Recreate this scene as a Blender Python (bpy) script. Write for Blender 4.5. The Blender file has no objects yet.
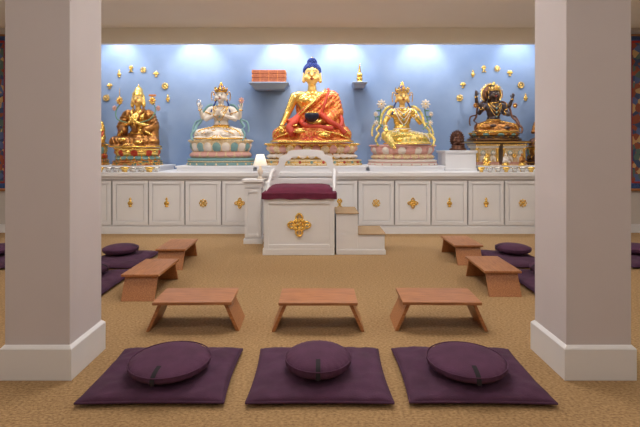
import bpy, math, random
from mathutils import Vector, Matrix, noise
random.seed(7)
scene = bpy.context.scene
try:
    scene.view_settings.view_transform = 'Standard'
    scene.view_settings.look = 'None'
except Exception: pass
COL = scene.collection

# ---------------------------------------------------------------- materials
def s2l(c):
    return tuple(((v/255.0)/12.92 if v/255.0 <= 0.04045 else (((v/255.0)+0.055)/1.055)**2.4) for v in c)
def mat(name, rgb, rough=0.6, metal=0.0, var=0.0, scale=8.0, bump=0.0, bscale=60.0, sheen=0.0, stretch=None, rgb2=None, emit=None, es=0.0, detail=4.0):
    m = bpy.data.materials.new(name); m.use_nodes = True
    nt = m.node_tree; b = nt.nodes['Principled BSDF']
    c = s2l(rgb)
    b.inputs['Base Color'].default_value = (*c, 1)
    b.inputs['Roughness'].default_value = rough
    b.inputs['Metallic'].default_value = metal
    if sheen: b.inputs['Sheen Weight'].default_value = sheen
    if emit:
        b.inputs['Emission Color'].default_value = (*s2l(emit), 1)
        b.inputs['Emission Strength'].default_value = es
    tc = nt.nodes.new('ShaderNodeTexCoord'); mp = nt.nodes.new('ShaderNodeMapping')
    nt.links.new(tc.outputs['Object'], mp.inputs['Vector'])
    if stretch: mp.inputs['Scale'].default_value = stretch
    if var or rgb2:
        n = nt.nodes.new('ShaderNodeTexNoise'); n.inputs['Scale'].default_value = scale
        n.inputs['Detail'].default_value = detail
        nt.links.new(mp.outputs[0], n.inputs['Vector'])
        r = nt.nodes.new('ShaderNodeValToRGB')
        r.color_ramp.elements[0].position = 0.3; r.color_ramp.elements[1].position = 0.7
        if rgb2: c2 = s2l(rgb2); c1 = c
        else:
            c1 = tuple(max(0, v*(1-var)) for v in c); c2 = tuple(min(1, v*(1+var)) for v in c)
        r.color_ramp.elements[0].color = (*c1, 1); r.color_ramp.elements[1].color = (*c2, 1)
        nt.links.new(n.outputs['Fac'], r.inputs['Fac'])
        nt.links.new(r.outputs['Color'], b.inputs['Base Color'])
    if bump:
        n2 = nt.nodes.new('ShaderNodeTexNoise'); n2.inputs['Scale'].default_value = bscale
        n2.inputs['Detail'].default_value = 3
        nt.links.new(mp.outputs[0], n2.inputs['Vector'])
        bp = nt.nodes.new('ShaderNodeBump'); bp.inputs['Strength'].default_value = bump
        bp.inputs['Distance'].default_value = 0.01
        nt.links.new(n2.outputs['Fac'], bp.inputs['Height'])
        nt.links.new(bp.outputs['Normal'], b.inputs['Normal'])
    return m
def ramp_mat(name, stops, scale, rough=.6, voro=False, metal=0):
    m=mat(name,(128,128,128),rough,metal); nt=m.node_tree; b=nt.nodes['Principled BSDF']
    tc=nt.nodes.new('ShaderNodeTexCoord'); n=nt.nodes.new('ShaderNodeTexVoronoi' if voro else 'ShaderNodeTexNoise')
    n.inputs['Scale'].default_value=scale; nt.links.new(tc.outputs['Object'],n.inputs['Vector'])
    r=nt.nodes.new('ShaderNodeValToRGB'); cr=r.color_ramp; cr.interpolation='CONSTANT' if voro else 'LINEAR'
    for i,(p,c) in enumerate(stops):
        e=cr.elements[i] if i<2 else cr.elements.new(p)
        e.position=p; e.color=(*s2l(c),1)
    nt.links.new(n.outputs['Color' if voro else 'Fac'],r.inputs['Fac']); nt.links.new(r.outputs['Color'],b.inputs['Base Color'])
    return m

M = {}
M['carpet'] = mat('carpet', (134,104,68), 0.95, rgb2=(190,155,110), scale=48, bump=0.8, bscale=130, detail=10, stretch=(1,1.6,1))
M['ceil'] = mat('ceiling_paint', (240,235,224), 0.9, var=.01, scale=2)
M['white'] = mat('white_paint', (228,228,232), 0.45, var=.012, scale=3)
M['column'] = mat('column_paint', (208,201,205), 0.7, var=.015, scale=3)
M['sky'] = mat('blue_wall_paint', (110,134,172), 0.75, rgb2=(140,160,192), scale=.8, detail=5)
M['wallp'] = mat('wall_paint', (200,194,190), 0.8, var=.02, scale=2)
M['beam'] = mat('beam_paint', (250,246,234), 0.8, var=.01, scale=2)
M['wood'] = mat('wood', (146,92,54), 0.38, rgb2=(188,128,82), scale=7, stretch=(1.2,14,14), bump=.08, bscale=30, detail=6)
M['purple'] = mat('purple_cotton', (74,42,68), 0.95, var=.18, scale=9, bump=.3, bscale=120)
M['purple2'] = mat('purple_cotton_zafu', (78,42,70), 0.92, var=.14, scale=9, bump=.25, bscale=120)
M['strap'] = mat('strap', (22,14,26), 0.8, var=.1)
M['maroon'] = mat('maroon_cloth', (100,26,56), 0.85, var=.15, scale=12, bump=.2)
M['gold'] = mat('gold', (238,190,92), 0.26, .85, var=.08, scale=12)
M['golds'] = mat('gold_bright', (250,208,114), 0.24, .78, var=.06, scale=20)
M['goldface'] = mat('gold_matte', (240,198,118), 0.38, .4, var=.04, scale=12)
M['robe'] = ramp_mat('robe_brocade', [(0,(190,62,30)),(.42,(208,90,42)),(.51,(238,176,88)),(.59,(200,72,36))],17,.4,metal=.35)
M['taracloth'] = ramp_mat('green_gold_cloth', [(0,(120,140,84)),(.42,(196,182,98)),(.50,(244,206,120)),(.66,(130,150,104))],18,.35,metal=.5)
M['lacquer'] = ramp_mat('painted_lacquer', [(0,(140,44,34)),(.42,(180,92,50)),(.52,(222,172,90)),(.60,(64,100,104))],16,.45,metal=.2)
M['bronze'] = mat('bronze', (126,80,46), 0.34, .75, rgb2=(184,128,64), scale=14)
M['darkbronze'] = mat('dark_bronze', (70,46,40), 0.38, .55, rgb2=(112,72,52), scale=20)
M['red'] = mat('red_brocade', (176,42,28), 0.6, .05, rgb2=(204,76,40), scale=45)
M['redp'] = mat('red_paint', (170,40,34), 0.5)
M['orange'] = mat('orange_cloth', (196,92,44), 0.6, rgb2=(222,156,80), scale=60)
M['hairblue'] = mat('blue_hair', (40,62,138), 0.55)
M['black'] = mat('black_paint', (24,20,24), 0.45)
M['bowl'] = mat('lapis_bowl', (30,32,56), 0.3)
M['ivory'] = mat('ivory_paint', (220,210,200), 0.5, var=.03, scale=20)
M['cream'] = mat('cream_gilt', (230,214,182), 0.45, .1, rgb2=(204,168,112), scale=40)
M['pink'] = mat('pink_paint', (212,160,150), 0.5)
M['teal'] = mat('teal_paint', (116,154,156), 0.5)
M['green'] = mat('green_paint', (84,128,96), 0.5)
M['dblue'] = mat('dark_bronze_skin', (50,48,64), 0.35, .45, rgb2=(90,70,56), scale=9)
M['silver'] = mat('silver', (215,212,208), 0.25, .85)
M['lamp'] = mat('lamp_shade', (245,238,225), .8, emit=(255,238,214), es=.7)
M['panel'] = mat('light_panel', (255,250,240), .8, emit=(255,244,228), es=3)
M['brick'] = mat('scripture_cloth', (150,76,48), .7, rgb2=(190,112,74), scale=30)
M['shelfblue'] = mat('shelf_paint', (158,176,204), .6)
M['brocade'] = mat('blue_brocade', (34,52,104), .6, rgb2=(60,92,150), scale=30)
M['paint'] = ramp_mat('thangka_paint',[(0,(60,80,120)),(.3,(150,80,60)),(.45,(204,170,120)),(.6,(90,115,110)),(.75,(90,110,160))],11,.7,True)
M['tread'] = mat('tread_carpet', (160,134,104), .95, rgb2=(182,154,120), scale=60, bump=.4, bscale=200)
M['gap'] = mat('shadow_gap', (140,138,142), .8)

# ---------------------------------------------------------------- builder
class B:
    def __init__(s): s.v=[]; s.f=[]; s.m=[]; s.s=[]; s.mats=[]
    def mi(s, k):
        if k not in s.mats: s.mats.append(k)
        return s.mats.index(k)
    def add(s, vs, fs, k, smooth=True):
        o=len(s.v); i=s.mi(k)
        s.v.extend([tuple(v) for v in vs])
        for f in fs: s.f.append(tuple(o+a for a in f)); s.m.append(i); s.s.append(smooth)
    def box(s, x0,x1,y0,y1,z0,z1,k):
        vs=[Vector((x,y,z)) for z in (z0,z1) for y in (y0,y1) for x in (x0,x1)]
        s.hexa(vs,k)
    def hexa(s, vs, k):
        s.add(vs,[(0,2,3,1),(4,5,7,6),(0,1,5,4),(1,3,7,5),(3,2,6,7),(2,0,4,6)],k,False)
    def ell(s, c, r, k, n=16, m=10, rot=None):
        c=Vector(c); vs=[]; fs=[]
        def T(x,y,z):
            v=Vector((x*r[0],y*r[1],z*r[2]))
            if rot is not None: v=rot@v
            return c+v
        vs.append(T(0,0,-1))
        for j in range(1,m):
            a=-math.pi/2+math.pi*j/m
            for i in range(n):
                t=2*math.pi*i/n; vs.append(T(math.cos(a)*math.cos(t),math.cos(a)*math.sin(t),math.sin(a)))
        vs.append(T(0,0,1)); L=len(vs)-1
        for i in range(n):
            fs.append((0,1+(i+1)%n,1+i)); fs.append((L,L-n+i,L-n+(i+1)%n))
        for j in range(m-2):
            for i in range(n):
                a=1+j*n+i; b=1+j*n+(i+1)%n; fs.append((a,b,b+n,a+n))
        s.add(vs,fs,k)
    def tube(s, pts, rad, k, n=8, close=False, flat=1.0, up=None):
        pts=[Vector(p) for p in pts]; N=len(pts)
        if not isinstance(rad,(list,tuple)): rad=[rad]*N
        vs=[];fs=[]
        prev=None
        for i,p in enumerate(pts):
            if close: d=pts[(i+1)%N]-pts[i-1]
            else: d=pts[min(i+1,N-1)]-pts[max(i-1,0)]
            if d.length<1e-9: d=Vector((0,0,1))
            d.normalize()
            if prev is None:
                a=Vector(up) if up is not None else (Vector((0,0,1)) if abs(d.z)<.9 else Vector((0,1,0)))
            else: a=prev
            u=(a-d*a.dot(d))
            if u.length<1e-6: u=d.orthogonal()
            u.normalize(); w=d.cross(u); prev=u
            for j in range(n):
                t=2*math.pi*j/n
                vs.append(p+u*math.cos(t)*rad[i]+w*math.sin(t)*rad[i]*flat)
        for i in range(N if close else N-1):
            i2=(i+1)%N
            for j in range(n):
                fs.append((i*n+j,i*n+(j+1)%n,i2*n+(j+1)%n,i2*n+j))
        if not close:
            fs.append(tuple(reversed(range(n)))); fs.append(tuple((N-1)*n+j for j in range(n)))
        s.add(vs,fs,k)
    def cap(s,p1,p2,r1,r2,k,n=10):
        p1=Vector(p1);p2=Vector(p2); d=(p2-p1)
        if d.length<1e-6: return
        d.normalize(); P=[];R=[]
        for a in (-80,-50,-25,0): P.append(p1+d*r1*math.sin(math.radians(a))); R.append(r1*math.cos(math.radians(a)))
        for a in (0,25,50,80): P.append(p2+d*r2*math.sin(math.radians(a))); R.append(r2*math.cos(math.radians(a)))
        s.tube(P,R,k,n)
    def ring(s,c,r,rm,k,rx=1,ry=1,n=28,ax='z',a0=0,a1=360,m=6):
        c=Vector(c); full=(a1-a0)>=359.9
        P=[]
        for i in range(n if full else n+1):
            t=math.radians(a0+(a1-a0)*i/n); u=math.cos(t)*r*rx; w=math.sin(t)*r*ry
            P.append(c+(Vector((u,w,0)) if ax=='z' else Vector((u,0,w)) if ax=='y' else Vector((0,u,w))))
        s.tube(P,rm,k,m,close=full)
    def lathe(s,prof,c,k,sx=1,sy=1,n=32,mod=None):
        vs=[];fs=[];c=Vector(c)
        for (r,z) in prof:
            for i in range(n):
                t=2*math.pi*i/n; q=r*(mod(t,z) if mod else 1)
                vs.append(c+Vector((q*sx*math.cos(t),q*sy*math.sin(t),z)))
        for j in range(len(prof)-1):
            for i in range(n):
                fs.append((j*n+i,j*n+(i+1)%n,(j+1)*n+(i+1)%n,(j+1)*n+i))
        fs.append(tuple(reversed(range(n)))); fs.append(tuple((len(prof)-1)*n+i for i in range(n)))
        s.add(vs,fs,k)
    def mesh(s,me,k):
        s.add([v.co.copy() for v in me.vertices],[tuple(p.vertices) for p in me.polygons],k)
    def obj(s,name,loc=(0,0,0),bevel=0,parent=None,rotz=0,scale=1,sx=1):
        me=bpy.data.meshes.new(name); me.from_pydata(s.v,[],s.f)
        for k in s.mats: me.materials.append(M[k])
        me.polygons.foreach_set('material_index',s.m); me.polygons.foreach_set('use_smooth',s.s)
        me.update()
        if scale!=1 or sx!=1: me.transform(Matrix.Diagonal((scale*sx,scale,scale,1)))
        o=bpy.data.objects.new(name,me); COL.objects.link(o); o.location=loc; o.rotation_euler=(0,0,rotz)
        if bevel:
            b=o.modifiers.new('bevel','BEVEL'); b.width=bevel; b.segments=2; b.limit_method='ANGLE'; b.angle_limit=math.radians(50)
        if parent: o.parent=parent
        return o

def spline(pts,n=6):
    P=[Vector(p) for p in pts]; out=[]
    for i in range(len(P)-1):
        p0=P[max(i-1,0)];p1=P[i];p2=P[i+1];p3=P[min(i+2,len(P)-1)]
        for j in range(n):
            t=j/n
            out.append(.5*((2*p1)+(-p0+p2)*t+(2*p0-5*p1+4*p2-p3)*t*t+(-p0+3*p1-3*p2+p3)*t**3))
    out.append(P[-1]); return out

def fuse(spec, vox=.010, it=2):
    """merge overlapping volumes into one continuous skin"""
    b=B()
    for q in spec:
        if q[0]=='e': b.ell(q[1],q[2],'gold',18,12,q[3] if len(q)>3 else None)
        elif q[0]=='c': b.cap(q[1],q[2],q[3],q[4],'gold',14)
        elif q[0]=='t': b.tube(spline(q[1],5),q[2],'gold',8)
        elif q[0]=='fold':
            p1=Vector(q[1]);p2=Vector(q[2]);d=(p2-p1).normalized(); t=q[3]; R=q[4]; rm=q[5]
            tilt=q[6] if len(q)>6 else 0
            a=d.orthogonal().normalized(); w=d.cross(a); c=p1.lerp(p2,t)
            b.tube([c+(a*math.cos(x)+w*math.sin(x))*R+d*tilt*math.sin(x+.7) for x in [2*math.pi*i/20 for i in range(20)]],rm,'gold',6,close=True)
    me=bpy.data.meshes.new('tmp'); me.from_pydata(b.v,[],b.f); me.update()
    o=bpy.data.objects.new('tmp',me); COL.objects.link(o)
    r=o.modifiers.new('r','REMESH'); r.mode='VOXEL'; r.voxel_size=vox; r.adaptivity=0
    sm=o.modifiers.new('s','SMOOTH'); sm.factor=.5; sm.iterations=it
    dg=bpy.context.evaluated_depsgraph_get(); dg.update()
    m2=bpy.data.meshes.new_from_object(o.evaluated_get(dg))
    bpy.data.objects.remove(o); return m2

# ---------------------------------------------------------------- statues
def hand(b, w, d, k, s=1.0, side=1, curl=.3):
    w=Vector(w); d=Vector(d).normalized()
    a=Vector((0,-1,0)) if abs(d.y)<.8 else Vector((0,0,1))
    acr=d.cross(a).normalized(); nrm=acr.cross(d).normalized()
    L=.05*s
    rot=Matrix((acr,d,nrm)).transposed()
    b.ell(w+d*L*.55,(.026*s,.034*s,.014*s),k,10,8,rot)
    for i,(off,ln) in enumerate(((-.019,.8),(-.0065,1.0),(.0065,.92),(.019,.7))):
        p=w+d*L*.95+acr*off*s; q=p+d*.022*s*ln; r=q+(d*(1-curl)+nrm*-curl).normalized()*.026*s*ln
        b.cap(p,q,.0075*s,.007*s,k,6); b.cap(q,r,.007*s,.0055*s,k,6)
    t=w+d*L*.35+acr*side*.022*s; t2=t+(d*.7+acr*side*.8).normalized()*.026*s
    b.cap(t,t2,.0085*s,.008*s,k,6); b.cap(t2,t2+d*.02*s,.008*s,.006*s,k,6)

def face(b, c, s, skin, brow='black', lip='redp'):
    x,y,z=c
    for sd in (-1,1):
        b.ell((x+sd*.030*s,y-.076*s,z+.005*s),(.017*s,.008*s,.006*s),'ivory',10,6)
        b.ell((x+sd*.030*s,y-.082*s,z+.004*s),(.007*s,.004*s,.004*s),'black',8,6)
        b.tube([(x+sd*.013*s,y-.083*s,z+.009*s),(x+sd*.03*s,y-.083*s,z+.013*s),(x+sd*.048*s,y-.073*s,z+.006*s)],.0018*s,'black',5)
        b.tube([(x+sd*.010*s,y-.085*s,z+.026*s),(x+sd*.03*s,y-.083*s,z+.034*s),(x+sd*.052*s,y-.068*s,z+.024*s)],.0022*s,brow,5)
    b.tube([(x-.02*s,y-.079*s,z-.052*s),(x-.008*s,y-.086*s,z-.049*s),(x,y-.087*s,z-.051*s),(x+.008*s,y-.086*s,z-.049*s),(x+.02*s,y-.079*s,z-.052*s)],.004*s,lip,6)
    b.tube([(x-.013*s,y-.080*s,z-.058*s),(x,y-.086*s,z-.061*s),(x+.013*s,y-.080*s,z-.058*s)],.004*s,lip,6)

def petal(b, ang, rx, ry, z0, z1, wid, bulge, k, k2=None, cx=0, cy=0):
    n=6;m=4; vs=[];fs=[]
    ca,sa=math.cos(ang),math.sin(ang)
    base=Vector((rx*ca,ry*sa,0)); out=Vector((ca/rx,sa/ry,0)).normalized(); tan=Vector((-out.y,out.x,0))
    for i in range(n+1):
        t=i/n; w=wid*(math.sin(math.pi*(.18+.82*t))**.7 if t<1 else 0)
        off=bulge*math.sin(math.pi*min(1,t*.75+.05))
        for j in range(m+1):
            u=-1+2*j/m
            p=base+out*(off*(1-.35*u*u))+tan*u*w*.5
            vs.append((p.x+cx,p.y+cy,z0+(z1-z0)*t))
    for i in range(n):
        for j in range(m):
            a=i*(m+1)+j; fs.append((a,a+1,a+m+2,a+m+1))
    b.add(vs,fs,k)
    if k2:
        P=[]
        for u in (-1,1):
            q=[]
            for i in range(n+1):
                t=i/n; w=wid*(math.sin(math.pi*(.18+.82*t))**.7 if t<1 else 0); off=bulge*math.sin(math.pi*min(1,t*.75+.05))
                p=base+out*(off*.66)+tan*u*w*.5; q.append((p.x+cx,p.y+cy,z0+(z1-z0)*t))
            P.append(q)
        b.tube(P[0]+list(reversed(P[1]))[1:],wid*.045,k2,5)

def lotus_throne(b, rx, ry, h, pet, pet2, trim, base, n=26, z=0, alt=None):
    b.lathe([(1,0),(1,.10*h),(.965,.12*h),(.965,.18*h),(1.0,.2*h),(1.0,.25*h),(.9,.28*h),(.86,.30*h)],(0,0,z),base,rx,ry,48)
    b.lathe([(.86,.28*h),(.80,.45*h),(.78,.55*h),(.84,.75*h),(.93,.9*h),(.95,.93*h),(.93,h),(.6,h)],(0,0,z),trim,rx,ry,48)
    b.tube([(rx*.985*math.cos(t),ry*.985*math.sin(t),z+.15*h) for t in [2*math.pi*i/48 for i in range(48)]],.02*h,trim,6,close=True)
    for i in range(n):
        a=2*math.pi*i/n
        petal(b,a,rx*.80,ry*.78,z+.54*h,z+.93*h,2*math.pi*rx/n*.88,.16*rx*.8,alt if (alt and i%2) else pet,trim)
        petal(b,a+math.pi/n,rx*.79,ry*.77,z+.54*h,z+.30*h,2*math.pi*rx/n*.88,.17*rx*.8,pet2,trim)
    for i in range(n*2):
        a=math.pi*i/n
        b.ell((rx*.955*math.cos(a),ry*.955*math.sin(a),z+.955*h),(.035*h,)*3,trim,6,5)
        if i%2==0: b.ell((rx*1.0*math.cos(a),ry*1.0*math.sin(a),z+.05*h),(.04*h,.04*h,.04*h),trim,6,5)

def flower(b, c, s, k, k2, n=8):
    c=Vector(c)
    for lay,(rr,zz) in enumerate(((1,.15),(.65,.5))):
        for i in range(n):
            a=2*math.pi*i/n+lay*.4
            d=Vector((math.cos(a)*rr,-.25,math.sin(a)*rr)).normalized()
            rot=d.to_track_quat('X','Y').to_matrix()
            b.ell(c+d*s*.5*rr+Vector((0,-zz*s*.3,0)),(s*.5*rr,s*.2*rr,s*.28*rr),k,8,6,rot)
    b.ell(c+Vector((0,-s*.25,0)),(s*.22,)*3,k2,8,6)

def figure(skin, cloth, arms, legs='lotus', crown=False, hair='hairblue', monk=False, hat=None, trim='gold', scarf=None,
           lining='red', facek=None, shawl=False, beads=True, hs=1.14, upper=None, crownk=None):
    b=B(); facek=facek or skin; upper=upper or cloth; crownk=crownk or trim
    body=[('e',(0,.035,.27),(.135,.10,.15)),('e',(0,.025,.40),(.145,.095,.12)),('e',(0,.02,.485),(.178,.105,.105)),
          ('c',(-.165,.03,.555),(.165,.03,.555),.056,.056),('c',(0,.03,.57),(0,.01,.71),.058,.046)]
    if not crown: body+=[('e',(-.075,-.045,.50),(.075,.05,.055)),('e',(.075,-.045,.50),(.075,.05,.055))]
    for A in arms:
        sh,el,wr,hd=A[:4]
        body+=[('c',sh,el,.055,.042),('c',el,wr,.043,.027)]
    b.mesh(fuse(body),skin)
    HR=[len(b.v)]
    head=[('e',(0,0,.79),(.080,.088,.092)),('e',(0,-.012,.735),(.064,.072,.062)),('e',(0,-.045,.695),(.03,.032,.026)),
          ('c',(0,-.078,.80),(0,-.098,.762),.008,.014),('c',(-.05,-.05,.745),(-.03,-.055,.735),.03,.03),('c',(.05,-.05,.745),(.03,-.055,.735),.03,.03),
          ('c',(-.082,.0,.80),(-.085,-.005,.715),.013,.017),('c',(.082,.0,.80),(.085,-.005,.715),.013,.017),('c',(0,.01,.62),(0,.01,.70),.045,.045)]
    b.mesh(fuse(head,.007,1),facek); face(b,(0,0,.785),1.0,facek)
    HR.append(len(b.v))
    for A in arms:
        hand(b,A[2],A[3],skin,1.15,A[4] if len(A)>4 else 1,.35)
    if legs=='lotus':
        lg=[('e',(0,.03,.15),(.20,.15,.13))]
        for sd in (-1,1):
            hip=(sd*.12,.03,.13); k_=(sd*.37,-.13,.095); ft=(-sd*.10,-.27 if sd>0 else -.24,.075 if sd>0 else .115)
            lg+=[('c',hip,k_,.115,.085),('c',k_,ft,.082,.052)]
            for t in (.15,.35,.55,.75,.92): lg.append(('fold',hip,k_,t,.115-.03*t+.004,.010,.04*sd))
            for t in (.1,.25,.4,.55,.7,.85): lg.append(('fold',k_,ft,t,.082-.03*t+.004,.009,.05*sd))
        lg+=[('e',(0,-.25,.03),(.22,.12,.028)),('e',(.30,-.12,.03),(.16,.17,.028)),('e',(-.30,-.12,.03),(.16,.17,.028))]
        b.mesh(fuse(lg),cloth)
        b.ell((-.13,-.30,.13),(.06,.026,.03),skin,12,8); b.ell((.13,-.31,.085),(.06,.026,.03),skin,12,8)
        for sd in(-1,1):
            for j in range(5): b.ell((sd*(.185+.004*j),-.325+.008*j,(.13 if sd<0 else .085)-.012+.007*j),(.012,.009,.006),skin,6,5)
        for k in range(7):
            a=-60+20*k; x=math.sin(math.radians(a))
            b.tube(spline([(x*.05,-.30,.07),(x*.12,-.345,.04),(x*.2,-.365+.05*x*x,.012)],4),.011,lining if k%2 else cloth,6)
        b.tube(spline([(-.47,-.08,.02),(-.40,-.24,.02),(-.2,-.36,.015),(0,-.385,.012),(.2,-.36,.015),(.40,-.24,.02),(.47,-.08,.02)],5),.013,trim,6)
    else:
        lg=[('e',(0,.03,.15),(.19,.15,.12))]
        hip=(.12,.03,.13);k_=(.36,-.12,.10);ft=(-.06,-.26,.07)
        hip2=(-.12,.02,.13);k2=(-.30,-.20,.15);ft2=(-.20,-.34,-.02)
        for (h,k,f) in ((hip,k_,ft),(hip2,k2,ft2)):
            lg+=[('c',h,k,.105,.08),('c',k,f,.078,.042)]
            for t in (.2,.4,.6,.8,.95): lg.append(('fold',h,k,t,.105-.025*t+.004,.009,.04))
            for t in (.2,.4,.6,.8): lg.append(('fold',k,f,t,.078-.036*t+.004,.008,.04))
        lg+=[('e',(.1,-.2,.028),(.34,.2,.026))]
        b.mesh(fuse(lg),cloth)
        b.ell((-.20,-.40,-.05),(.03,.065,.024),skin,12,8); b.ell((-.1,-.29,.08),(.06,.03,.028),skin,12,8)
        b.tube(spline([(.45,-.08,.03),(.38,-.28,.02),(.2,-.38,.015),(0,-.40,.012),(-.2,-.36,.015),(-.34,-.2,.02)],5),.012,lining,6)
    b.ring((0,.03,.235),.145,.02,lining,1,.78)
    b.ring((0,.03,.262),.142,.010,trim,1,.78)
    if monk:
        sh=[('t',[(.18,.06,.60),(.16,-.05,.585),(.09,-.10,.52),(-.02,-.115,.43),(-.12,-.09,.35),(-.16,-.0,.30)],.028),
            ('t',[(.22,.04,.575),(.20,-.06,.54),(.12,-.10,.45),(.02,-.11,.36),(-.09,-.095,.29),(-.15,-.02,.25)],.03),
            ('t',[(.24,.02,.52),(.20,-.07,.46),(.12,-.10,.37),(.03,-.105,.30),(-.06,-.10,.24)],.03),
            ('e',(.21,.03,.52),(.075,.085,.10)),('c',(.23,.03,.54),(.29,.02,.36),.085,.082),('c',(.29,.02,.36),(.16,-.12,.26),.08,.06),
            ('c',(.27,.03,.30),(.30,.0,.16),.085,.10),('e',(0,.09,.42),(.20,.07,.17)),('e',(.10,-.03,.36),(.13,.085,.16))]
        for t in (.2,.4,.6,.8): sh.append(('fold',(.23,.03,.54),(.29,.02,.34),t,.087,.009,.05))
        for t in (.25,.5,.75): sh.append(('fold',(.29,.02,.36),(.16,-.12,.26),t,.075,.009,.05))
        b.mesh(fuse(sh),upper)
        b.tube(spline([(.155,.03,.635),(.13,-.065,.59),(.05,-.125,.50),(-.05,-.13,.40),(-.135,-.09,.325),(-.175,.0,.275)],6),.014,trim,6)
        b.tube(spline([(.19,.03,.635),(.18,-.07,.57),(.15,-.135,.46),(.12,-.145,.36),(.10,-.15,.30)],6),.017,lining,6)
        b.tube(spline([(.10,-.135,.33),(.20,-.185,.24),(.30,-.19,.18),(.37,-.21,.10)],6),.034,lining,8)
        b.tube(spline([(.32,.0,.34),(.345,-.08,.25),(.32,-.16,.18)],6),.026,lining,8)
        b.tube(spline([(-.15,-.05,.30),(-.20,-.13,.23),(-.25,-.22,.17),(-.20,-.30,.10)],6),.042,lining,8)
        b.tube(spline([(-.13,.0,.34),(-.20,-.04,.27),(-.27,-.09,.23)],6),.04,lining,8)
        b.tube(spline([(-.12,-.10,.24),(-.05,-.18,.19),(.08,-.21,.17),(.24,-.22,.15)],6),.036,lining,8)
        b.tube(spline([(-.02,-.12,.36),(-.06,-.14,.30),(-.10,-.16,.22)],6),.018,lining,8)
        for sd in (-1,1):
            b.tube(spline([(sd*.16,-.20,.20),(sd*.28,-.20,.185),(sd*.40,-.20,.13),(sd*.44,-.16,.06)],6),.010,trim,6)
            b.tube(spline([(sd*.05,-.30,.12),(sd*.20,-.28,.12),(sd*.34,-.24,.08),(sd*.42,-.2,.04)],6),.010,trim,6)
    if shawl:
        sh=[]
        for sd in (-1,1):
            sh+=[('e',(sd*.19,.03,.53),(.085,.09,.10)),('c',(sd*.22,.03,.53),(sd*.30,.02,.34),.085,.09),('c',(sd*.30,.02,.34),(sd*.19,-.12,.28),.08,.055),('c',(sd*.28,.03,.3),(sd*.30,.0,.14),.09,.09),
                 ('t',[(sd*.10,.05,.63),(sd*.09,-.06,.58),(sd*.05,-.11,.48),(sd*.02,-.12,.36),(sd*.02,-.12,.25)],.03)]
            for t in (.2,.45,.7,.95): sh.append(('fold',(sd*.22,.03,.53),(sd*.30,.02,.34),t,.09,.009,.04))
        sh.append(('e',(0,.09,.42),(.21,.07,.18)))
        b.mesh(fuse(sh),upper)
        for sd in (-1,1):
            b.tube(spline([(sd*.09,.03,.645),(sd*.075,-.075,.59),(sd*.035,-.13,.48),(sd*.0,-.14,.34)],6),.014,lining,6)
            b.tube(spline([(sd*.2,-.16,.26),(sd*.30,-.1,.20),(sd*.36,-.03,.12)],5),.022,lining,6)
    HR.append(len(b.v))
    if hat:
        b.mesh(fuse([('c',(0,.01,.84),(0,.03,.90),.092,.065),('c',(0,.03,.90),(0,.035,.985),.06,.008),('e',(0,.05,.78),(.088,.06,.10)),
                     ('c',(-.08,.02,.83),(-.10,.01,.68),.022,.03),('c',(.08,.02,.83),(.10,.01,.68),.022,.03)],.008),hat)
    else:
        b.mesh(fuse([('e',(0,.018,.825),(.086,.088,.082)),('e',(0,.045,.78),(.08,.055,.09)),('e',(0,.02,.91),(.045,.045,.045))],.008),hair)
        if not crown:
            for i in range(170):
                z=1-1.5*(i+.5)/170; a=i*2.39996; r=math.sqrt(max(0,1-z*z))
                p=Vector((.086*r*math.cos(a),.018+.088*r*math.sin(a),.825+.082*z))
                if p.y<-.03 and p.z<.842: continue
                b.ell(p,(.011,)*3,hair,6,5)
            for i in range(50):
                z=1-1.4*(i+.5)/50; a=i*2.39996; r=math.sqrt(max(0,1-z*z))
                b.ell((.045*r*math.cos(a),.02+.045*r*math.sin(a),.91+.045*z),(.010,)*3,hair,6,5)
            b.lathe([(.016,0),(.018,.008),(.008,.016),(.003,.026)],(0,.02,.95),'golds',n=12)
    if crown:
        b.ring((0,.005,.838),.086,.009,crownk,1,1.02)
        for a in (-90,-50,-130,-10,-170):
            t=math.radians(a); h=.085 if a==-90 else .07
            c=Vector((.088*math.cos(t),.005+.09*math.sin(t),.842)); tn=Vector((-math.sin(t),math.cos(t),0)); o=Vector((math.cos(t),math.sin(t),0))
            pts=[c-tn*.022,c-tn*.026+Vector((0,0,h*.45))+o*.006,c+Vector((0,0,h))+o*.012,c+tn*.026+Vector((0,0,h*.45))+o*.006,c+tn*.022]
            b.tube(pts,.007,crownk,6,close=True)
            rot=Matrix((tn,o,Vector((0,0,1)))).transposed()
            b.ell(c+Vector((0,0,h*.42))+o*.004,(.021,.007,h*.42),crownk,8,6,rot)
            b.ell(c+Vector((0,0,h*.4))+o*.012,(.008,.006,.011),'redp' if a in(-90,-10,-170) else 'teal',6,5,rot)
        b.lathe([(.04,0),(.044,.02),(.03,.04),(.034,.055),(.018,.075),(.02,.085),(.004,.105)],(0,.02,.90),crownk,n=14)
        for sd in (-1,1):
            b.ring((sd*.092,-.005,.715),.016,.006,crownk,ax='y',n=14)
            flower(b,(sd*.105,-.02,.80),.022,crownk,'redp',6)
            b.tube(spline([(sd*.10,0,.82),(sd*.135,-.01,.84),(sd*.15,0,.78),(sd*.14,0,.70)],5),.007,lining,6)
    HR.append(len(b.v))
    for r0,r1 in ((HR[0],HR[1]),(HR[2],HR[3])):
        for i in range(r0,r1):
            x,y,z=b.v[i]
            if z>.66:
                f=1+(hs-1)*min(1,(z-.66)/.05)
                b.v[i]=(x*f,y*f,.68+(z-.68)*(hs if z>.68 else 1))
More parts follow.
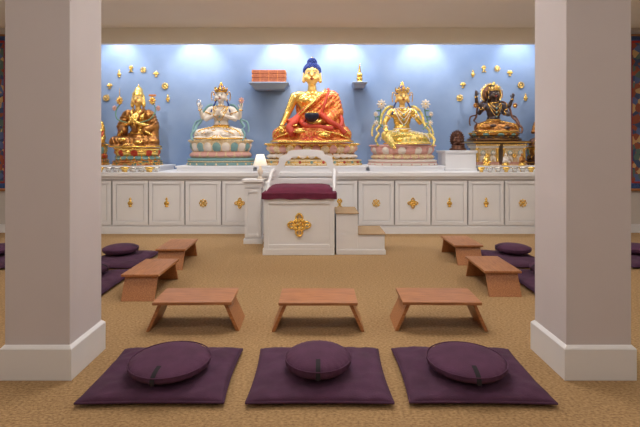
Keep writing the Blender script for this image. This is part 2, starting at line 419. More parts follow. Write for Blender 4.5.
    if crown:
        for sd in (-1,1):
            b.tube(spline([(sd*.07,.05,.76),(sd*.12,.04,.66),(sd*.15,.0,.58),(sd*.17,-.03,.50)],5),.013,hair,6)
        if beads:
            b.ring((0,-.01,.605),.075,.010,trim,1,.85)
            for (w,d) in ((.10,.50),(.125,.42),(.13,.33)):
                P=spline([(-w,-.02,.60),(-w*.8,-.09,(.60+d)/2+.02),(0,-.125,d),(w*.8,-.09,(.60+d)/2+.02),(w,-.02,.60)],6)
                b.tube(P,.006,trim,6)
                for q in P[::2]: b.ell(q,(.009,)*3,trim,6,5)
                b.ell((0,-.13,d-.01),(.016,.01,.02),'teal',8,6)
            for A in arms:
                s_,e_,w_=Vector(A[0]),Vector(A[1]),Vector(A[2])
                for (p,q,t,r) in ((s_,e_,.45,.052),(e_,w_,.88,.031)):
                    dd=(q-p).normalized(); a=dd.orthogonal().normalized(); ww=dd.cross(a); c=p.lerp(q,t)
                    b.tube([c+(a*math.cos(x)+ww*math.sin(x))*r for x in [2*math.pi*i/14 for i in range(14)]],.009,trim,6,close=True)
            for i in range(9):
                a=math.radians(-170+20*i); b.ell((.145*math.cos(a),.03+.115*math.sin(a),.20),(.011,.008,.02),trim,6,5)
            for sd in (-1,1):
                P=spline([(sd*.08,-.14,.23),(sd*.22,-.16,.20),(sd*.34,-.20,.155),(sd*.40,-.20,.08)],5)
                b.tube(P,.010,trim,6)
                for q in P[::2]: b.ell(q+Vector((0,-.006,-.018)),(.010,.006,.018),trim,6,5)
                P=spline([(sd*.02,-.22,.16),(sd*.14,-.27,.15),(sd*.28,-.27,.10)],5); b.tube(P,.008,lining,6)
    if scarf:
        for sd in (-1,1):
            b.tube(spline([(sd*.10,.10,.62),(sd*.22,.05,.63),(sd*.33,.03,.50),(sd*.36,.0,.34),(sd*.43,-.05,.24),(sd*.41,-.16,.18),(sd*.47,-.22,.08),(sd*.43,-.27,-.02)],6),.022,scarf,8,flat=.35)
            b.tube(spline([(sd*.36,.03,.36),(sd*.46,.05,.33),(sd*.50,.0,.22),(sd*.50,-.04,.14)],6),.016,scarf,8,flat=.35)
    return b

ARM_R_EARTH=((-.205,.03,.545),(-.29,.03,.34),(-.335,-.20,.20),(-.02,-.35,-.8),1)
ARM_L_LAP=((.205,.03,.545),(.28,.03,.33),(.08,-.18,.235),(-1,-.2,.05),1)
Z1=1.10
ZP=1.202
def place_statue(name, b, H, x, y, z, sx=1):
    return b.obj(name,(x,y,z),scale=H,sx=sx)
def pedestal_to(b, rx, ry, h, H, *a, **k):
    lotus_throne(b, rx/H, ry/H, h/H, *a, z=-h/H, **k)

# ---- Central Buddha
H=1.70
b=figure('golds','robe',[ARM_R_EARTH,ARM_L_LAP],monk=True,facek='goldface',upper='robe',trim='golds')
b.lathe([(.03,0),(.055,.015),(.078,.045),(.082,.08),(.074,.10),(.068,.10),(.055,.05),(.01,.03)],(.0,-.235,.235),'bowl',n=24)
b.ring((0,-.235,.335),.072,.007,'golds')
pedestal_to(b,.98,.46,.43,H,'cream','ivory','golds','cream',n=30,alt='pink')
for i in range(13):
    a=math.radians(-170+i*160/12); x,y=.565*math.cos(a),.265*math.sin(a)
    b.ell((x,y,-.215),(.018,.012,.018),'redp' if i%2 else 'teal',8,6)
place_statue('buddha_statue',b,H,-.12,8.72,ZP+.43)

# ---- White four-armed bodhisattva
H=1.10
b=figure('ivory','ivory',[((-.19,.03,.545),(-.26,-.02,.37),(-.05,-.17,.44),(.5,-.2,.8),1),((.19,.03,.545),(.26,-.02,.37),(.05,-.17,.44),(-.5,-.2,.8),-1),
   ((-.20,.05,.55),(-.33,.03,.40),(-.37,-.05,.56),(-.1,-.1,1),1),((.20,.05,.55),(.33,.03,.40),(.37,-.05,.56),(.1,-.1,1),-1)],crown=True,trim='gold',scarf='teal',lining='gold',hair='hairblue')
flower(b,(.385,-.08,.70),.06,'pink','golds')
b.tube(spline([(.37,-.07,.60),(.385,-.06,.64),(.385,-.06,.70)],4),.006,'green')
b.ring((-.375,-.09,.66),.035,.007,'silver',1,1.6,ax='y')
pedestal_to(b,.66,.42,.50,H,'ivory','pink','cream','teal',n=20,alt='teal')
place_statue('avalokiteshvara_statue',b,H,-1.93,8.74,ZP+.50)

# ---- Tara
H=1.20
b=figure('golds','taracloth',[((-.19,.03,.545),(-.29,-.0,.37),(-.30,-.20,.27),(-.1,-.8,-.6),1),((.19,.03,.545),(.29,.0,.37),(.15,-.17,.47),(-.2,-.3,1),-1)],
   legs='ease',crown=True,trim='ivory',crownk='golds',scarf='taracloth',lining='golds',hair='hairblue',facek='goldface')
for sd in (-1,1):
    b.tube(spline([(sd*.30,-.18,.25),(sd*.40,-.10,.35),(sd*.37,-.05,.50),(sd*.36,-.05,.60)],6),.010,'green')
    flower(b,(sd*.36,-.08,.66),.085,'ivory','golds')
    flower(b,(sd*.45,-.08,.50),.045,'ivory','golds'); flower(b,(sd*.44,-.08,.36),.05,'ivory','golds')
    b.tube(spline([(sd*.40,-.10,.35),(sd*.45,-.06,.42),(sd*.45,-.06,.5)],5),.008,'green')
    for zz in (.40,.46,.56): b.ell((sd*(.41-.05*(zz-.4)),-.06,zz),(.035,.01,.014),'green',8,6)
pedestal_to(b,.68,.44,.40,H,'ivory','cream','pink','ivory',n=22,alt='pink')
place_statue('tara_statue',b,H,1.67,8.72,ZP+.40)

# ---- Lama
H=1.22
b=figure('golds','bronze',[((-.205,.03,.545),(-.29,.02,.34),(-.06,-.19,.40),(.5,-.2,.8),1),((.205,.03,.545),(.29,.02,.33),(.06,-.19,.40),(-.5,-.2,.8),-1)],
   shawl=True,hat='golds',lining='golds',facek='goldface')
for sd in (-1,1):
    b.tube(spline([(sd*.12,-.18,.40),(sd*.30,-.16,.46),(sd*.36,-.08,.60),(sd*.30,-.03,.72)],6),.009,'green')
    flower(b,(sd*.30,-.06,.76),.075,'golds','redp'); flower(b,(sd*.40,-.05,.64),.05,'pink','green')
b.box(.24,.36,-.09,-.05,.83,.86,'orange'); b.cap((-.30,-.07,.80),(-.30,-.07,.96),.008,.002,'gold',8)
pedestal_to(b,.54,.40,.34,H,'red','teal','golds','lacquer',n=18,alt='golds')
place_statue('lama_statue',b,H,-3.58,8.74,ZP+.34,sx=.88)

H=.74
b=figure('golds','gold',[ARM_R_EARTH,ARM_L_LAP],monk=True,facek='goldface')
pedestal_to(b,.34,.30,.42,H,'golds','red','gold','lacquer',n=16,alt='teal')
place_statue('monk_statue',b,H,-4.47,8.72,ZP+.42,sx=.88)

# ---- dark deity with flaming aureole
H=.98
b=figure('dblue','bronze',[((-.19,.03,.545),(-.30,-.0,.40),(-.33,-.18,.50),(-.1,-.3,1),1),((.19,.03,.545),(.29,.0,.37),(.12,-.18,.38),(-.5,-.3,.5),-1),
   ((-.20,.05,.55),(-.33,.05,.58),(-.37,.0,.76),(.1,-.1,1),1),((.20,.05,.55),(.33,.05,.55),(.38,.0,.70),(.1,-.1,1),-1)],
   crown=True,trim='gold',scarf='darkbronze',lining='bronze',hair='black',facek='dblue',crownk='golds')
b.ring((0,.14,.80),.20,.012,'golds',1,1.05,ax='y',n=36)
b.ell((0,.15,.80),(.195,.012,.205),'darkbronze',24,10)
for i in range(22):
    a=math.radians(-40+260*i/21); c=Vector((.21*math.cos(a),.14,.80+.22*math.sin(a))); d=Vector((math.cos(a),0,math.sin(a)))
    b.cap(c,c+d*.035,.016,.003,'golds',6)
for sd in (-1,1): flower(b,(sd*.40,-.05,.55),.06,'bronze','golds')
pedestal_to(b,.53,.38,.16,H,'bronze','dblue','gold','darkbronze',n=20,alt='teal')
place_statue('blue_deity_statue',b,H,3.52,8.80,1.844)
def carved_throne(name,x,y,w,d,z0,h):
    b=B(); hw=w/2; hd=d/2
    b.box(-hw,hw,-hd,hd,0,.08*h,'cream'); b.box(-hw*.92,hw*.92,-hd*.92,hd*.92,.08*h,.16*h,'pink')
    b.box(-hw*.8,hw*.8,-hd*.8,hd*.8,.16*h,.80*h,'cream')
    b.box(-hw*.92,hw*.92,-hd*.92,hd*.92,.80*h,.9*h,'ivory'); b.box(-hw,hw,-hd,hd,.9*h,h,'cream')
    for i in range(11):
        xx=-hw+w*i/10*.96+w*.02; b.ell((xx,-hd,.95*h),(.02,.014,.020),'golds',6,5); b.ell((xx,-hd,.05*h),(.016,.012,.016),'pink',6,5)
    for sx in (-1,1):
        b.lathe([(.025,0),(.035,.03*h),(.02,.1*h),(.024,.3*h),(.02,.52*h),(.035,.6*h),(.03,.64*h)],(sx*hw*.85,-hd*.85,.16*h),'golds',n=12)
        cx=sx*hw*.42; yy=-hd*.86
        b.mesh(fuse([('e',(cx,yy,.36*h),(.045,.045,.11*h)),('e',(cx,yy-.03,.57*h),(.04,.04,.09*h)),('c',(cx-.035,yy-.02,.36*h),(cx-.04,yy-.04,.19*h),.016,.014),('c',(cx+.035,yy-.02,.36*h),(cx+.04,yy-.04,.19*h),.016,.014),('e',(cx,yy-.065,.55*h),(.02,.018,.03*h))],.008,1),'ivory')
        for i in range(7):
            a=2*math.pi*i/7; b.ell((cx+.038*math.cos(a),yy-.035,.58*h+.038*math.sin(a)),(.014,)*3,'teal',6,5)
    flower(b,(0,-hd*.84,.45*h),.05,'golds','redp')
    b.obj(name,(x,y,z0))
carved_throne('carved_throne',3.27,8.72,.46,.52,ZP,.42)
carved_throne('carved_throne',3.79,8.72,.46,.52,ZP,.42)
b=B(); b.box(-.53,.53,-.34,.34,0,.045,'darkbronze'); b.box(-.55,.55,-.36,.36,.012,.03,'golds'); b.obj('altar_board',(3.52,8.77,ZP+.4265))

def mini(name,x,y,k):
    b=B(); b.lathe([(.07,0),(.075,.02),(.05,.035),(.06,.055),(.055,.06)],(0,0,0),'golds',1,.8,20)
    b.mesh(fuse([('e',(0,0,.10),(.055,.04,.05)),('c',(-.03,0,.075),(-.06,-.04,.075),.025,.02),('c',(.03,0,.075),(.06,-.04,.075),.025,.02),('e',(0,0,.15),(.035,.028,.035)),('e',(0,-.003,.205),(.022,.024,.027)),('e',(0,0,.235),(.01,.01,.012)),
      ('c',(-.035,0,.16),(-.05,-.01,.12),.012,.01),('c',(-.05,-.01,.12),(-.01,-.04,.1),.01,.008),('c',(.035,0,.16),(.05,-.01,.12),.012,.01),('c',(.05,-.01,.12),(.01,-.04,.1),.01,.008)],.006,1),k)
    b.obj(name,(x,y,ZP))
mini('buddha_figurine',3.19,8.33,'golds'); mini('buddha_figurine',4.18,8.36,'ivory'); mini('buddha_figurine',3.86,8.33,'bronze'); mini('buddha_figurine',3.55,8.33,'ivory')

H=.86
b=figure('bronze','darkbronze',[((-.205,.03,.545),(-.29,.02,.34),(-.06,-.19,.40),(.5,-.2,.8),1),((.205,.03,.545),(.29,.02,.33),(.06,-.19,.40),(-.5,-.2,.8),-1)],crown=True,trim='gold',lining='redp',hair='black')
pedestal_to(b,.40,.32,.36,H,'bronze','darkbronze','gold','darkbronze',n=18,alt='teal')
place_statue('bronze_deity_statue',b,H,4.52,8.76,ZP+.36,sx=.95)

b=B()
b.lathe([(.16,0),(.17,.03),(.12,.06),(.14,.09),(.12,.10)],(0,0,0),'darkbronze',1,.75,24)
b.mesh(fuse([('e',(0,0,.16),(.07,.06,.07)),('e',(0,0,.23),(.05,.045,.05)),('e',(0,-.01,.30),(.03,.032,.036)),('c',(-.04,0,.14),(-.09,-.06,.12),.03,.025),('c',(.04,0,.14),(.09,-.06,.12),.03,.025),
   ('c',(-.05,0,.25),(-.09,-.02,.19),.016,.013),('c',(-.09,-.02,.19),(-.03,-.06,.2),.013,.01),('c',(.05,0,.25),(.09,-.02,.19),.016,.013),('c',(.09,-.02,.19),(.03,-.06,.2),.013,.01)],.007,1),'darkbronze')
b.ell((0,.05,.22),(.14,.02,.17),'darkbronze',20,10)
for i in range(16):
    a=math.radians(-30+240*i/15); c=Vector((.125*math.cos(a),.05,.22+.15*math.sin(a)))
    b.cap(c,c+Vector((math.cos(a)*.03,0,math.sin(a)*.04)),.02,.004,'darkbronze',6)
b.obj('flaming_protector_statuette',(2.74,8.62,1.492))
b=B(); b.box(-.29,.29,-.28,.28,0,.34,'white'); b.box(-.31,.31,-.31,.31,.34,.39,'white'); b.box(-.305,.305,-.30,.30,0,.05,'white')
b.obj('display_block',(2.72,8.66,1.101),bevel=.006)

def plinth(x0,x1):
    b=B(); b.box(x0,x1,8.27,9.22,0,.07,'white'); b.box(x0-.025,x1+.025,8.245,9.25,.07,.10,'white'); b.obj('statue_plinth',(0,0,Z1+.001),bevel=.006)
plinth(-4.93,-3.02); plinth(-2.66,-1.22); plinth(-1.15,.90); plinth(.97,2.37); plinth(3.065,4.93)

# ---------------------------------------------------------------- emblems
def emblem(b, x, y, z, s, kind, k='golds'):
    def disc(cx,cz,r,ry=None,t=.25): b.ell((cx,y,cz),(r,s*.10,ry or r),k,12,8)
    if kind==0:
        disc(x,z,s*.2)
        for i in range(4):
            a=math.pi/2*i; dx,dz=math.cos(a),math.sin(a)
            disc(x+dx*s*.30,z+dz*s*.30,s*.13)
            for sd in (-1,1):
                b.tube(spline([(x+dx*s*.38,y,z+dz*s*.38),(x+dx*s*.6-dz*sd*s*.28,y,z+dz*s*.6+dx*sd*s*.28),(x+dx*s*.85-dz*sd*s*.19,y,z+dz*s*.85+dx*sd*s*.19),(x+dx*s,y,z+dz*s)],5),s*.085,k,6)
            b.cap((x+dx*s*.3,y,z+dz*s*.3),(x+dx*s*.98,y,z+dz*s*.98),s*.08,s*.05,k,6)
            a2=a+math.pi/4; disc(x+math.cos(a2)*s*.44,z+math.sin(a2)*s*.44,s*.19)
    elif kind==1:
        disc(x,z-s*.05,s*.5,s*.42); disc(x,z+s*.42,s*.2,s*.22); disc(x,z-s*.6,s*.35,s*.14); disc(x,z+s*.75,s*.3,s*.12); disc(x,z+s*.9,s*.12,s*.2)
    elif kind==2:
        for dx,dz in ((.38,0),(-.38,0),(0,.38),(0,-.38),(0,0)):
            c=(x+dx*s,y,z+dz*s)
            b.tube([(c[0]+math.cos(t)*s*.36,y,c[2]+math.sin(t)*s*.36) for t in [math.pi/2*i for i in range(4)]],s*.09,k,6,close=True)
        for i in range(4):
            a=math.pi/2*i+math.pi/4; disc(x+math.cos(a)*s*.62,z+math.sin(a)*s*.62,s*.17)
    elif kind==3:
        b.ring((x,y,z),s*.65,s*.11,k,ax='y',n=24)
        for i in range(4):
            a=math.pi/4*i; b.cap((x-math.cos(a)*s*.9,y,z-math.sin(a)*s*.9),(x+math.cos(a)*s*.9,y,z+math.sin(a)*s*.9),s*.06,s*.06,k,6)
        disc(x,z,s*.2)
    elif kind==4:
        for i in range(5):
            a=math.radians(30+30*i); rot=Matrix.Rotation(-a,3,'Y')
            b.ell((x+math.cos(a)*s*.4,y,z-s*.2+math.sin(a)*s*.5),(s*.5,s*.1,s*.17),k,10,6,rot)
        disc(x,z-s*.55,s*.4,s*.14)
    else:
        for sd in (-1,1):
            b.tube(spline([(x+sd*s*.5,y,z-s*.8),(x-sd*s*.15,y,z-s*.2),(x+sd*s*.4,y,z+s*.3),(x+sd*s*.1,y,z+s*.85)],5),s*.13,k,6)
        disc(x,z+s*.5,s*.5,s*.18)

# ---------------------------------------------------------------- altar cabinet
FY=7.86
b=B()
b.box(-4.96,4.96,FY+.03,9.28,0,.98,'white')
b.box(-4.98,4.98,FY-.05,9.28,1.03,Z1,'white'); b.box(-4.97,4.97,FY-.02,9.28,.98,1.03,'white')
b.box(-4.97,4.97,FY+.005,FY+.05,0,.13,'white')
centers=[-4.02,-3.36,-2.71,-2.055,-1.40,-.745,.385,1.04,1.695,2.35,3.005,3.66,4.315]
kinds=[4,1,1,2,0,0,5,2,0,1,1,2,0]
for c,kd in zip(centers,kinds):
    w=.314; z0,z1=.16,.95; fr=.062; y0=FY+.005; y1=FY+.035
    b.box(c-w,c-w+fr,y0,y1,z0,z1,'white'); b.box(c+w-fr,c+w,y0,y1,z0,z1,'white')
    b.box(c-w+fr,c+w-fr,y0,y1,z0,z0+fr,'white'); b.box(c-w+fr,c+w-fr,y0,y1,z1-fr,z1,'white')
    b.box(c-w+fr+.018,c+w-fr-.018,y0+.011,y1,z0+fr+.018,z1-fr-.018,'white')
    b.box(c-w-.0135,c-w-.004,y0+.017,y1,z0,z1,'gap'); b.box(c+w+.004,c+w+.0135,y0+.017,y1,z0,z1,'gap')
    emblem(b,c,FY+.006,.55,.095,kd)
b.obj('altar_cabinet',bevel=.004)

def bowls(name,x0,n,dx):
    b=B()
    for r in range(2):
        for i in range(n):
            b.lathe([(.032,0),(.034,.012),(.026,.024),(.054,.055),(.066,.09),(.062,.09),(.044,.05),(.01,.034)],(x0+dx*i+r*.05,7.95+r*.15,0),'silver' if (i+r)%3 else 'golds',n=16)
    b.obj(name,(0,0,Z1+.001))
bowls('offering_bowl_row',-3.93,7,.15); bowls('offering_bowl_row',2.95,8,.15)

def arc(name,pts):
    b=B()
    for i,(px,pz) in enumerate(pts): emblem(b,px,9.285,pz,.085,[3,4,1,5,2,4,3,1,2][i%9])
    b.obj(name)
arc('auspicious_symbol_arc',[(-4.47,2.60),(-4.40,2.85),(-4.20,3.10),(-3.95,3.21),(-3.69,3.19),(-3.42,3.10),(-3.23,2.85),(-3.17,2.58)])
arc('auspicious_symbol_arc',[(2.99,2.60),(3.06,2.87),(3.27,3.10),(3.50,3.21),(3.78,3.22),(4.05,3.12),(4.28,2.87),(4.38,2.60)])

b=B()
b.hexa([(-.30,.0,-.10),(.30,.0,-.10),(-.30,.30,-.10),(.30,.30,-.10),(-.38,-.10,0),(.38,-.10,0),(-.38,.30,0),(.38,.30,0)],'shelfblue')
b.box(-.40,.40,-.12,.30,0,.025,'shelfblue'); b.obj('wall_shelf',(-1.00,8.99,2.85),bevel=.004)
b=B()
for i in range(3):
    b.box(-.34,.34,-.13,.13,.0+i*.085,.08+i*.085,'brick'); b.box(-.345,-.32,-.135,.135,.01+i*.085,.07+i*.085,'orange'); b.box(.32,.345,-.135,.135,.01+i*.085,.07+i*.085,'orange')
for x in (-.18,0,.18): b.box(x-.008,x+.008,-.134,.134,0,.252,'orange')
b.obj('scripture_bundle',(-1.00,9.05,2.876),bevel=.008)
b=B()
b.hexa([(-.10,.0,-.08),(.10,.0,-.08),(-.10,.26,-.08),(.10,.26,-.08),(-.14,-.10,0),(.14,-.10,0),(-.14,.26,0),(.14,.26,0)],'shelfblue')
b.box(-.15,.15,-.11,.26,0,.02,'shelfblue'); b.obj('wall_shelf',(.855,9.03,2.87),bevel=.003)
b=B()
b.lathe([(.075,0),(.078,.015),(.06,.03),(.05,.05),(.07,.07),(.07,.085),(.04,.10)],(0,0,0),'gold',n=20)
b.lathe([(.04,.095),(.058,.12),(.062,.16),(.05,.195),(.03,.205)],(0,0,0),'golds',n=20)
b.box(-.022,.022,-.022,.022,.20,.225,'gold')
for i in range(6): b.lathe([(.03-.003*i,0),(.03-.003*i,.010),(.018-.002*i,.018)],(0,0,.225+.02*i),'gold',n=12)
b.lathe([(.026,0),(.018,.012),(.004,.02)],(0,0,.345),'golds',n=12); b.ell((0,0,.375),(.010,.010,.014),'golds',8,6)
b.obj('gold_reliquary',(.855,9.07,2.891))

# ---------------------------------------------------------------- throne
tx0,tx1,ty0,ty1=-.775,.235,6.29,7.23
root=bpy.data.objects.new('teaching_throne',None); COL.objects.link(root); root.location=(-.27,6.8,0)
def child(b,name,bevel=.004):
    o=b.obj(name,(.27,-6.8,0),bevel=bevel); o.parent=root; return o
b=B()
b.box(tx0,tx1,ty0,ty1,0,.84,'white')
b.box(tx0-.015,tx1,ty0-.02,ty1,0,.09,'white'); b.box(tx0-.02,tx1+.02,ty0-.02,ty1+.02,.80,.86,'white')
fr=.07
b.box(tx0,tx0+fr,ty0-.015,ty0,.09,.80,'white'); b.box(tx1-fr,tx1,ty0-.015,ty0,.09,.80,'white')
b.box(tx0+fr,tx1-fr,ty0-.015,ty0,.09,.15,'white'); b.box(tx0+fr,tx1-fr,ty0-.015,ty0,.73,.80,'white')
child(b,'base')
b=B(); emblem(b,-.27,ty0-.012,.43,.165,0,'golds'); child(b,'dorje_emblem',0)
b=B()
N=20;vs=[];fs=[]
for j in range(N+1):
    for i in range(N+1):
        u=-1+2*i/N;v=-1+2*j/N
        f=(max(0,1-abs(u)**7)*max(0,1-abs(v)**7))**.4
        vs.append((-.27+u*.50,6.72+v*.42,.87+.10*f+.006*noise.noise(Vector((u*3,v*3,1)))))
for j in range(N):
    for i in range(N):
        a=j*(N+1)+i; fs.append((a,a+1,a+N+2,a+N+1))
b.add(vs,fs,'maroon')
P=[]
for (xa,ya,xb,yb) in ((tx0-.03,ty0-.035,tx1+.03,ty0-.035),(tx1+.03,ty0-.035,tx1+.03,ty1),(tx1+.03,ty1,tx0-.03,ty1),(tx0-.03,ty1,tx0-.03,ty0-.035)):
    for i in range(24):
        t=i/24; w=.006*math.sin(i*1.9); P.append((xa+(xb-xa)*t+(w if xa==xb else 0),ya+(yb-ya)*t+(w if ya==yb else 0)))
n=len(P); vs=[(x,y,.885) for x,y in P]+[(x,y,.80-.006*math.sin(i*.8)) for i,(x,y) in enumerate(P)]
b.add(vs,[(i,(i+1)%n,n+(i+1)%n,n+i) for i in range(n)],'maroon')
b.add([(x,y,.885) for x,y in P],[tuple(range(n))],'maroon',False)
child(b,'seat_cushion',0)
b=B(); yb=7.17; c=-.20
O=[(.52,.86),(.52,1.12),(.51,1.22),(.46,1.26),(.44,1.30),(.43,1.37),(.37,1.41),(.31,1.43),(.28,1.48),(.18,1.50),(0,1.51)]
I=[(.44,.86),(.44,1.06),(.43,1.13),(.38,1.18),(.35,1.23),(.34,1.28),(.31,1.32),(.26,1.34),(.22,1.38),(.14,1.40),(0,1.41)]
def full(L):
    h_=spline([(x,0,z) for x,z in L],4); L2=[(p.x,p.z) for p in h_]
    return L2+[(-x,z) for x,z in reversed(L2[:-1])]
O=full(O); I=full(I); n=len(O); th=.035
vs=[(c+x,yb-th,z) for x,z in O]+[(c+x,yb-th,z) for x,z in I]+[(c+x,yb+th,z) for x,z in O]+[(c+x,yb+th,z) for x,z in I]
fs=[]
for i in range(n-1):
    fs+=[(i,i+1,n+i+1,n+i),(2*n+i+1,2*n+i,3*n+i,3*n+i+1),(i+1,i,2*n+i,2*n+i+1),(n+i,n+i+1,3*n+i+1,3*n+i)]
b.add(vs,fs,'white',False)
b.box(c-.46,c+.46,yb-.03,yb+.03,.96,1.04,'white')
for sd in (-1,1):
    xs=c-.04+sd*.5
    b.tube(spline([(xs+.03*(sd<0),yb,1.18),(xs,yb-.14,1.15),(xs-.01,yb-.34,1.04),(xs-.015,yb-.5,.97),(xs-.02,yb-.56,.86)],6),.026,'white',8)
child(b,'backrest',0.003)
b=B()
b.box(.258,.57,6.31,6.96,0,.585,'white'); b.box(.57,.955,6.31,6.96,0,.285,'white')
b.box(.25,.585,6.295,6.98,.585,.60,'tread'); b.box(.572,.975,6.295,6.98,.285,.30,'tread')
b.box(.258,.97,6.298,6.31,0,.07,'white'); b.box(.955,.967,6.31,6.96,0,.07,'white')
child(b,'steps')

b=B()
b.box(-1.22,-.86,6.98,7.38,.99,1.03,'white'); b.box(-1.19,-.89,7.01,7.35,.90,.99,'white')
b.box(-1.17,-.91,7.03,7.33,.06,.90,'white'); b.box(-1.19,-.89,7.01,7.35,0,.08,'white')
for (x0,x1,z0,z1) in ((-1.17,-1.12,.1,.88),(-.96,-.91,.1,.88),(-1.12,-.96,.1,.16),(-1.12,-.96,.82,.88)): b.box(x0,x1,7.015,7.03,z0,z1,'white')
b.obj('side_table',bevel=.004)
b=B()
b.lathe([(.06,0),(.062,.015),(.03,.03),(.02,.05),(.04,.09),(.045,.13),(.02,.17),(.012,.22),(.012,.26)],(0,0,0),'ivory',n=20)
b.lathe([(.115,.22),(.06,.40),(.057,.40),(.112,.22)],(0,0,0),'lamp',n=28)
b.obj('table_lamp',(-.94,7.16,1.031))
# ---------------------------------------------------------------- low tables
def table(x,y,rot,name='low_wooden_table'):
    b=B(); k='wood'
    b.box(-.325,.325,-.19,.19,.225,.25,k)
    for sd in (-1,1):
        a=[(sd*.255,-.165,.225),(sd*.285,-.165,.225),(sd*.255,.165,.225),(sd*.285,.165,.225)]
        d=[(sd*.355,-.165,0),(sd*.385,-.165,0),(sd*.355,.165,0),(sd*.385,.165,0)]
        q=d+a
        if sd<0: q=[d[1],d[0],d[3],d[2],a[1],a[0],a[3],a[2]]
        b.hexa(q,k)
    b.box(-.29,.29,-.012,.012,.165,.226,k)
    b.obj(name,(x,y,0),bevel=.004,rotz=rot)
table(-1.04,3.80,0.02); table(.0,3.79,0); table(1.025,3.80,-.02)
h=math.pi/2
table(-1.79,4.74,h); table(-1.87,5.87,h+.03); table(1.98,6.1,h); table(1.92,4.87,h-.02)

# ---------------------------------------------------------------- zabutons and zafus
def zabuton(x,y,rot,w=.87,d=.69,t=.085,seed=0):
    b=B(); N=36
    for top in (1,0):
        vs=[];fs=[]
        for j in range(N+1):
            for i in range(N+1):
                u=-1+2*i/N;v=-1+2*j/N
                u=math.copysign(1-(1-abs(u))**1.5,u); v=math.copysign(1-(1-abs(v))**1.5,v)
                f=max(0,(1-abs(u)**6)*(1-abs(v)**6))**.38
                cr=1-.035*(1-abs(v)**2)*abs(u)**3; cs=1-.035*(1-abs(u)**2)*abs(v)**3
                px=u*w/2*cr; py=v*d/2*cs
                if top:
                    rr=min(1,math.hypot(px,py)/.25)
                    wr=-.009+.014*noise.noise(Vector((px*6+seed,py*6,0)))+.009*noise.noise(Vector((px*16+seed,py*16,3)))
                    z=min(t+.0005,.03+(t-.03)*f+wr*f*rr**3)
                else: z=.03-.03*f
                vs.append((px,py,z))
        for j in range(N):
            for i in range(N):
                a=j*(N+1)+i; q=(a,a+1,a+N+2,a+N+1); fs.append(q if top else q[::-1])
        b.add(vs,fs,'purple')
        if top:
            ed=[vs[i] for i in range(N+1)]+[vs[j*(N+1)+N] for j in range(1,N+1)]+[vs[N*(N+1)+i] for i in range(N-1,-1,-1)]+[vs[j*(N+1)] for j in range(N-1,0,-1)]
    b.tube(ed,.007,'purple',6,close=True)
    b.obj('zabuton_mat',(x,y,0),rotz=rot)
def zafu(x,y,rot,R=.22,hh=.13,z=.0865):
    b=B()
    prof=[]; n=14
    for i in range(n+1):
        a=-math.pi/2+math.pi*i/n
        r=math.cos(a); q=math.sin(a)
        prof.append((max(.02,abs(r)**.62)*R, hh/2+math.copysign(abs(q)**.95,q)*hh/2))
    mod=lambda t,zz: 1+.012*math.sin(t*26)*(1 if .02<zz<hh-.02 else .3)
    b.lathe(prof,(0,0,0),'purple2',n=104,mod=mod)
    b.tube([(R*1.003*math.cos(t),R*1.003*math.sin(t),hh*.5+.018) for t in [2*math.pi*i/60 for i in range(60)]],.004,'purple2',6,close=True)
    P=[(R+.006,hh*.28)]+[(R+.008,hh*.5)]+[(prof[i][0]+.006,prof[i][1]+.003) for i in range(n//2+1,n-1)]
    vs=[];fs=[]
    for r,zz in P:
        vs+=[(-.014,-r,zz),(.014,-r,zz)]
    for i in range(len(P)-1): fs.append((2*i,2*i+1,2*i+3,2*i+2))
    b.add(vs,fs,'strap')
    b.obj('zafu_cushion',(x,y,z),rotz=rot)
zabuton(-.985,2.90,.01,seed=1,w=.86); zabuton(.01,2.90,0,seed=5,w=.86); zabuton(.965,2.90,-.015,seed=9,w=.85)
zafu(-.955,2.84,-.08,R=.255,hh=.10); zafu(0.0,2.84,0,R=.212,hh=.13); zafu(.955,2.84,-.03,R=.248,hh=.10)
for (x,y) in ((-2.62,5.92),(-2.55,4.91),(2.6,5.95),(2.58,4.91),(-4.25,5.92),(4.3,5.95),(-4.2,4.9),(4.25,4.9)):
    zabuton(x,y,h,seed=x*3+y,w=.85,d=.68)
    zafu(x-.08*(1 if x<0 else -1),y+.10,h*(1 if x<0 else -1),R=.23,hh=.12)

# ---------------------------------------------------------------- room
CZ=3.72
def rbox(name,x0,x1,y0,y1,z0,z1,k,bevel=0):
    b=B(); b.box(x0,x1,y0,y1,z0,z1,k); return b.obj(name,bevel=bevel)
rbox('floor',-7.2,7.2,-3.2,9.5,-.1,0,'carpet')
rbox('ceiling',-7.2,7.2,-3.2,8.0,CZ,CZ+.1,'ceil')
rbox('ceiling_niche',-5.2,5.2,8.0,9.5,4.15,4.25,'ceil')
rbox('wall_back',-5.2,5.2,9.3,9.5,0,4.15,'sky')
rbox('wall_back_left',-7.2,-5.0,8.0,9.3,0,4.15,'wallp')
rbox('wall_back_right',5.0,7.2,8.0,9.3,0,4.15,'wallp')
rbox('wall_left',-7.2,-7.0,-3.0,8.0,0,CZ,'wallp')
rbox('wall_right',7.0,7.2,-3.0,8.0,0,CZ,'wallp')
rbox('wall_front',-7.2,7.2,-3.2,-3.0,0,CZ,'wallp')
rbox('trim_beam',-5.0,5.0,8.0,8.12,3.445,4.15,'beam')
rbox('baseboard_left',-7.0,-6.975,-3.0,8.0,0,.15,'white'); rbox('baseboard_right',6.975,7.0,-3.0,8.0,0,.15,'white')
rbox('baseboard_back_left',-6.975,-5.0,7.975,8.0,0,.15,'white'); rbox('baseboard_back_right',5.0,6.975,7.975,8.0,0,.15,'white')
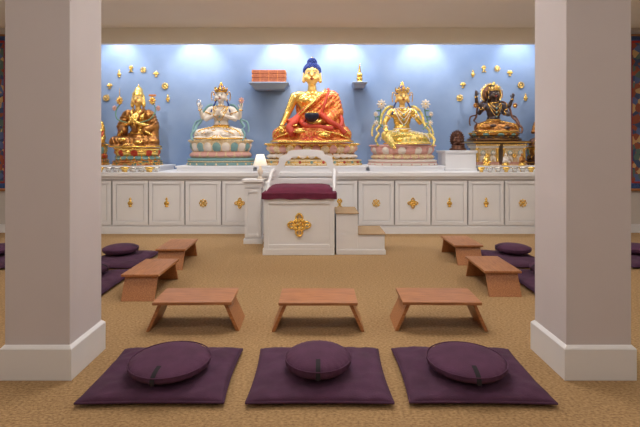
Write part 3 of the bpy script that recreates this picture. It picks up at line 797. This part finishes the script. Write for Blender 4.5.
for sd in (-1,1):
    b=B(); x0,x1=sorted((sd*1.625,sd*2.05))
    b.box(x0,x1,2.88,3.30,0,CZ,'column')
    b.box(x0-.022,x1+.022,2.858,3.322,0,.205,'white')
    b.hexa([(x0-.022,2.858,.205),(x1+.022,2.858,.205),(x0-.022,3.322,.205),(x1+.022,3.322,.205),(x0-.003,2.877,.225),(x1+.003,2.877,.225),(x0-.003,3.303,.225),(x1+.003,3.303,.225)],'white')
    b.obj('column',bevel=.003)
for sd in (-1,1):
    b=B()
    b.box(-.62,.62,-.012,0,0,2.8,'brocade'); b.box(-.59,.59,-.016,-.012,.12,2.70,'redp'); b.box(-.575,.575,-.02,-.016,.15,2.66,'paint')
    b.cap((-.68,-.02,0),(.68,-.02,0),.025,.025,'wood'); b.cap((-.66,-.015,2.8),(.66,-.015,2.8),.018,.018,'wood')
    b.ell((0,-.024,1.5),(.16,.006,.3),'golds'); b.ell((0,-.026,1.85),(.09,.006,.1),'green')
    b.obj('thangka',(sd*6.27,7.985,.78))
def area(name,loc,sx,sy,e,col,rot=(0,0,0)):
    l=bpy.data.lights.new(name,'AREA'); l.shape='RECTANGLE'; l.size=sx; l.size_y=sy; l.energy=e; l.color=col
    o=bpy.data.objects.new(name,l); COL.objects.link(o); o.location=loc; o.rotation_euler=rot; return o
def spot(name,loc,target,e,ang,col,blend=.7,r=.06):
    l=bpy.data.lights.new(name,'SPOT'); l.energy=e; l.spot_size=math.radians(ang); l.spot_blend=blend; l.color=col; l.shadow_soft_size=r
    o=bpy.data.objects.new(name,l); COL.objects.link(o); o.location=loc
    o.rotation_euler=(Vector(target)-Vector(loc)).to_track_quat('-Z','Y').to_euler(); return o
WARM=(1,.95,.88)
for x in (-4.2,0,4.2):
    for y in (-1.2,1.8,4.6):
        b=B(); b.box(-.5,.5,-.5,.5,-.01,0,'panel')
        for (a0,a1,c0,c1) in ((-.54,.54,-.54,-.5),(-.54,.54,.5,.54),(-.54,-.5,-.5,.5),(.5,.54,-.5,.5)): b.box(a0,a1,c0,c1,-.02,0,'white')
        b.obj('ceiling_light',(x,y,CZ))
        e={-1.2:18,1.8:16,4.6:30}[y]*(1.25 if x==0 else .85)
        area('ceiling_lamp_light',(x,y,CZ-.03),.95,.95,e,WARM)
b=B(); b.box(-4.5,4.5,-.05,.05,-.04,0,'white'); b.box(-4.5,4.5,-.05,-.042,0,.02,'white'); b.box(-4.5,4.5,.042,.05,0,.02,'white')
for x in (-4,-1.3,1.3,4): b.tube([(x,0,0),(x,0,.30)],.006,'white',6)
b.obj('added_uplight_housing',(0,5.35,CZ-.30))  # added housing, out of view, carrying the ceiling fill lamp
area('added_ceiling_fill',(0,5.35,CZ-.285),8.8,.06,52,(1,.95,.86),(math.pi,0,0))  # fill lamp added above the view to brighten the ceiling
area('cove_light',(0,8.35,4.05),9.6,.12,115,(.98,.98,1),(math.radians(38),0,0))
for x,e in ((-4.2,62),(-2.55,80),(-.72,105),(.5,105),(2.2,80),(4.2,62)):
    spot('wall_washer_light',(x,8.8,4.1),(x,9.35,2.9),e,85,(1,.99,.98))
for (x,z,e) in ((-3.62,2.2,115),(-1.93,2.2,90),(-.12,2.5,175),(1.68,2.2,105),(3.5,2.3,135)):
    spot('statue_spotlight',(x+.35,6.3,3.66),(x,8.7,z),e,34,(1,.94,.83),r=.04)
for x in (-3.3,-1.1,1.1,3.3): spot('downlight',(x,6.3,3.68),(x,7.6,.4),80,80,(1,.98,.95))
for x in (-1.0,1.0): spot('floor_downlight',(x,4.2,3.69),(x,3.6,0),55,60,(1,.94,.86))
w=bpy.data.worlds.new('w'); scene.world=w; w.use_nodes=True
w.node_tree.nodes['Background'].inputs[0].default_value=(1,.95,.9,1); w.node_tree.nodes['Background'].inputs[1].default_value=.3
cam=bpy.data.cameras.new('camera'); co=bpy.data.objects.new('camera',cam); COL.objects.link(co)
co.location=(0,0,1.5); co.rotation_euler=(math.radians(90),0,0)
cam.lens=24.75; cam.sensor_width=36; cam.shift_x=.003; cam.shift_y=-(213.5-150)/640; cam.clip_start=.05
scene.camera=co
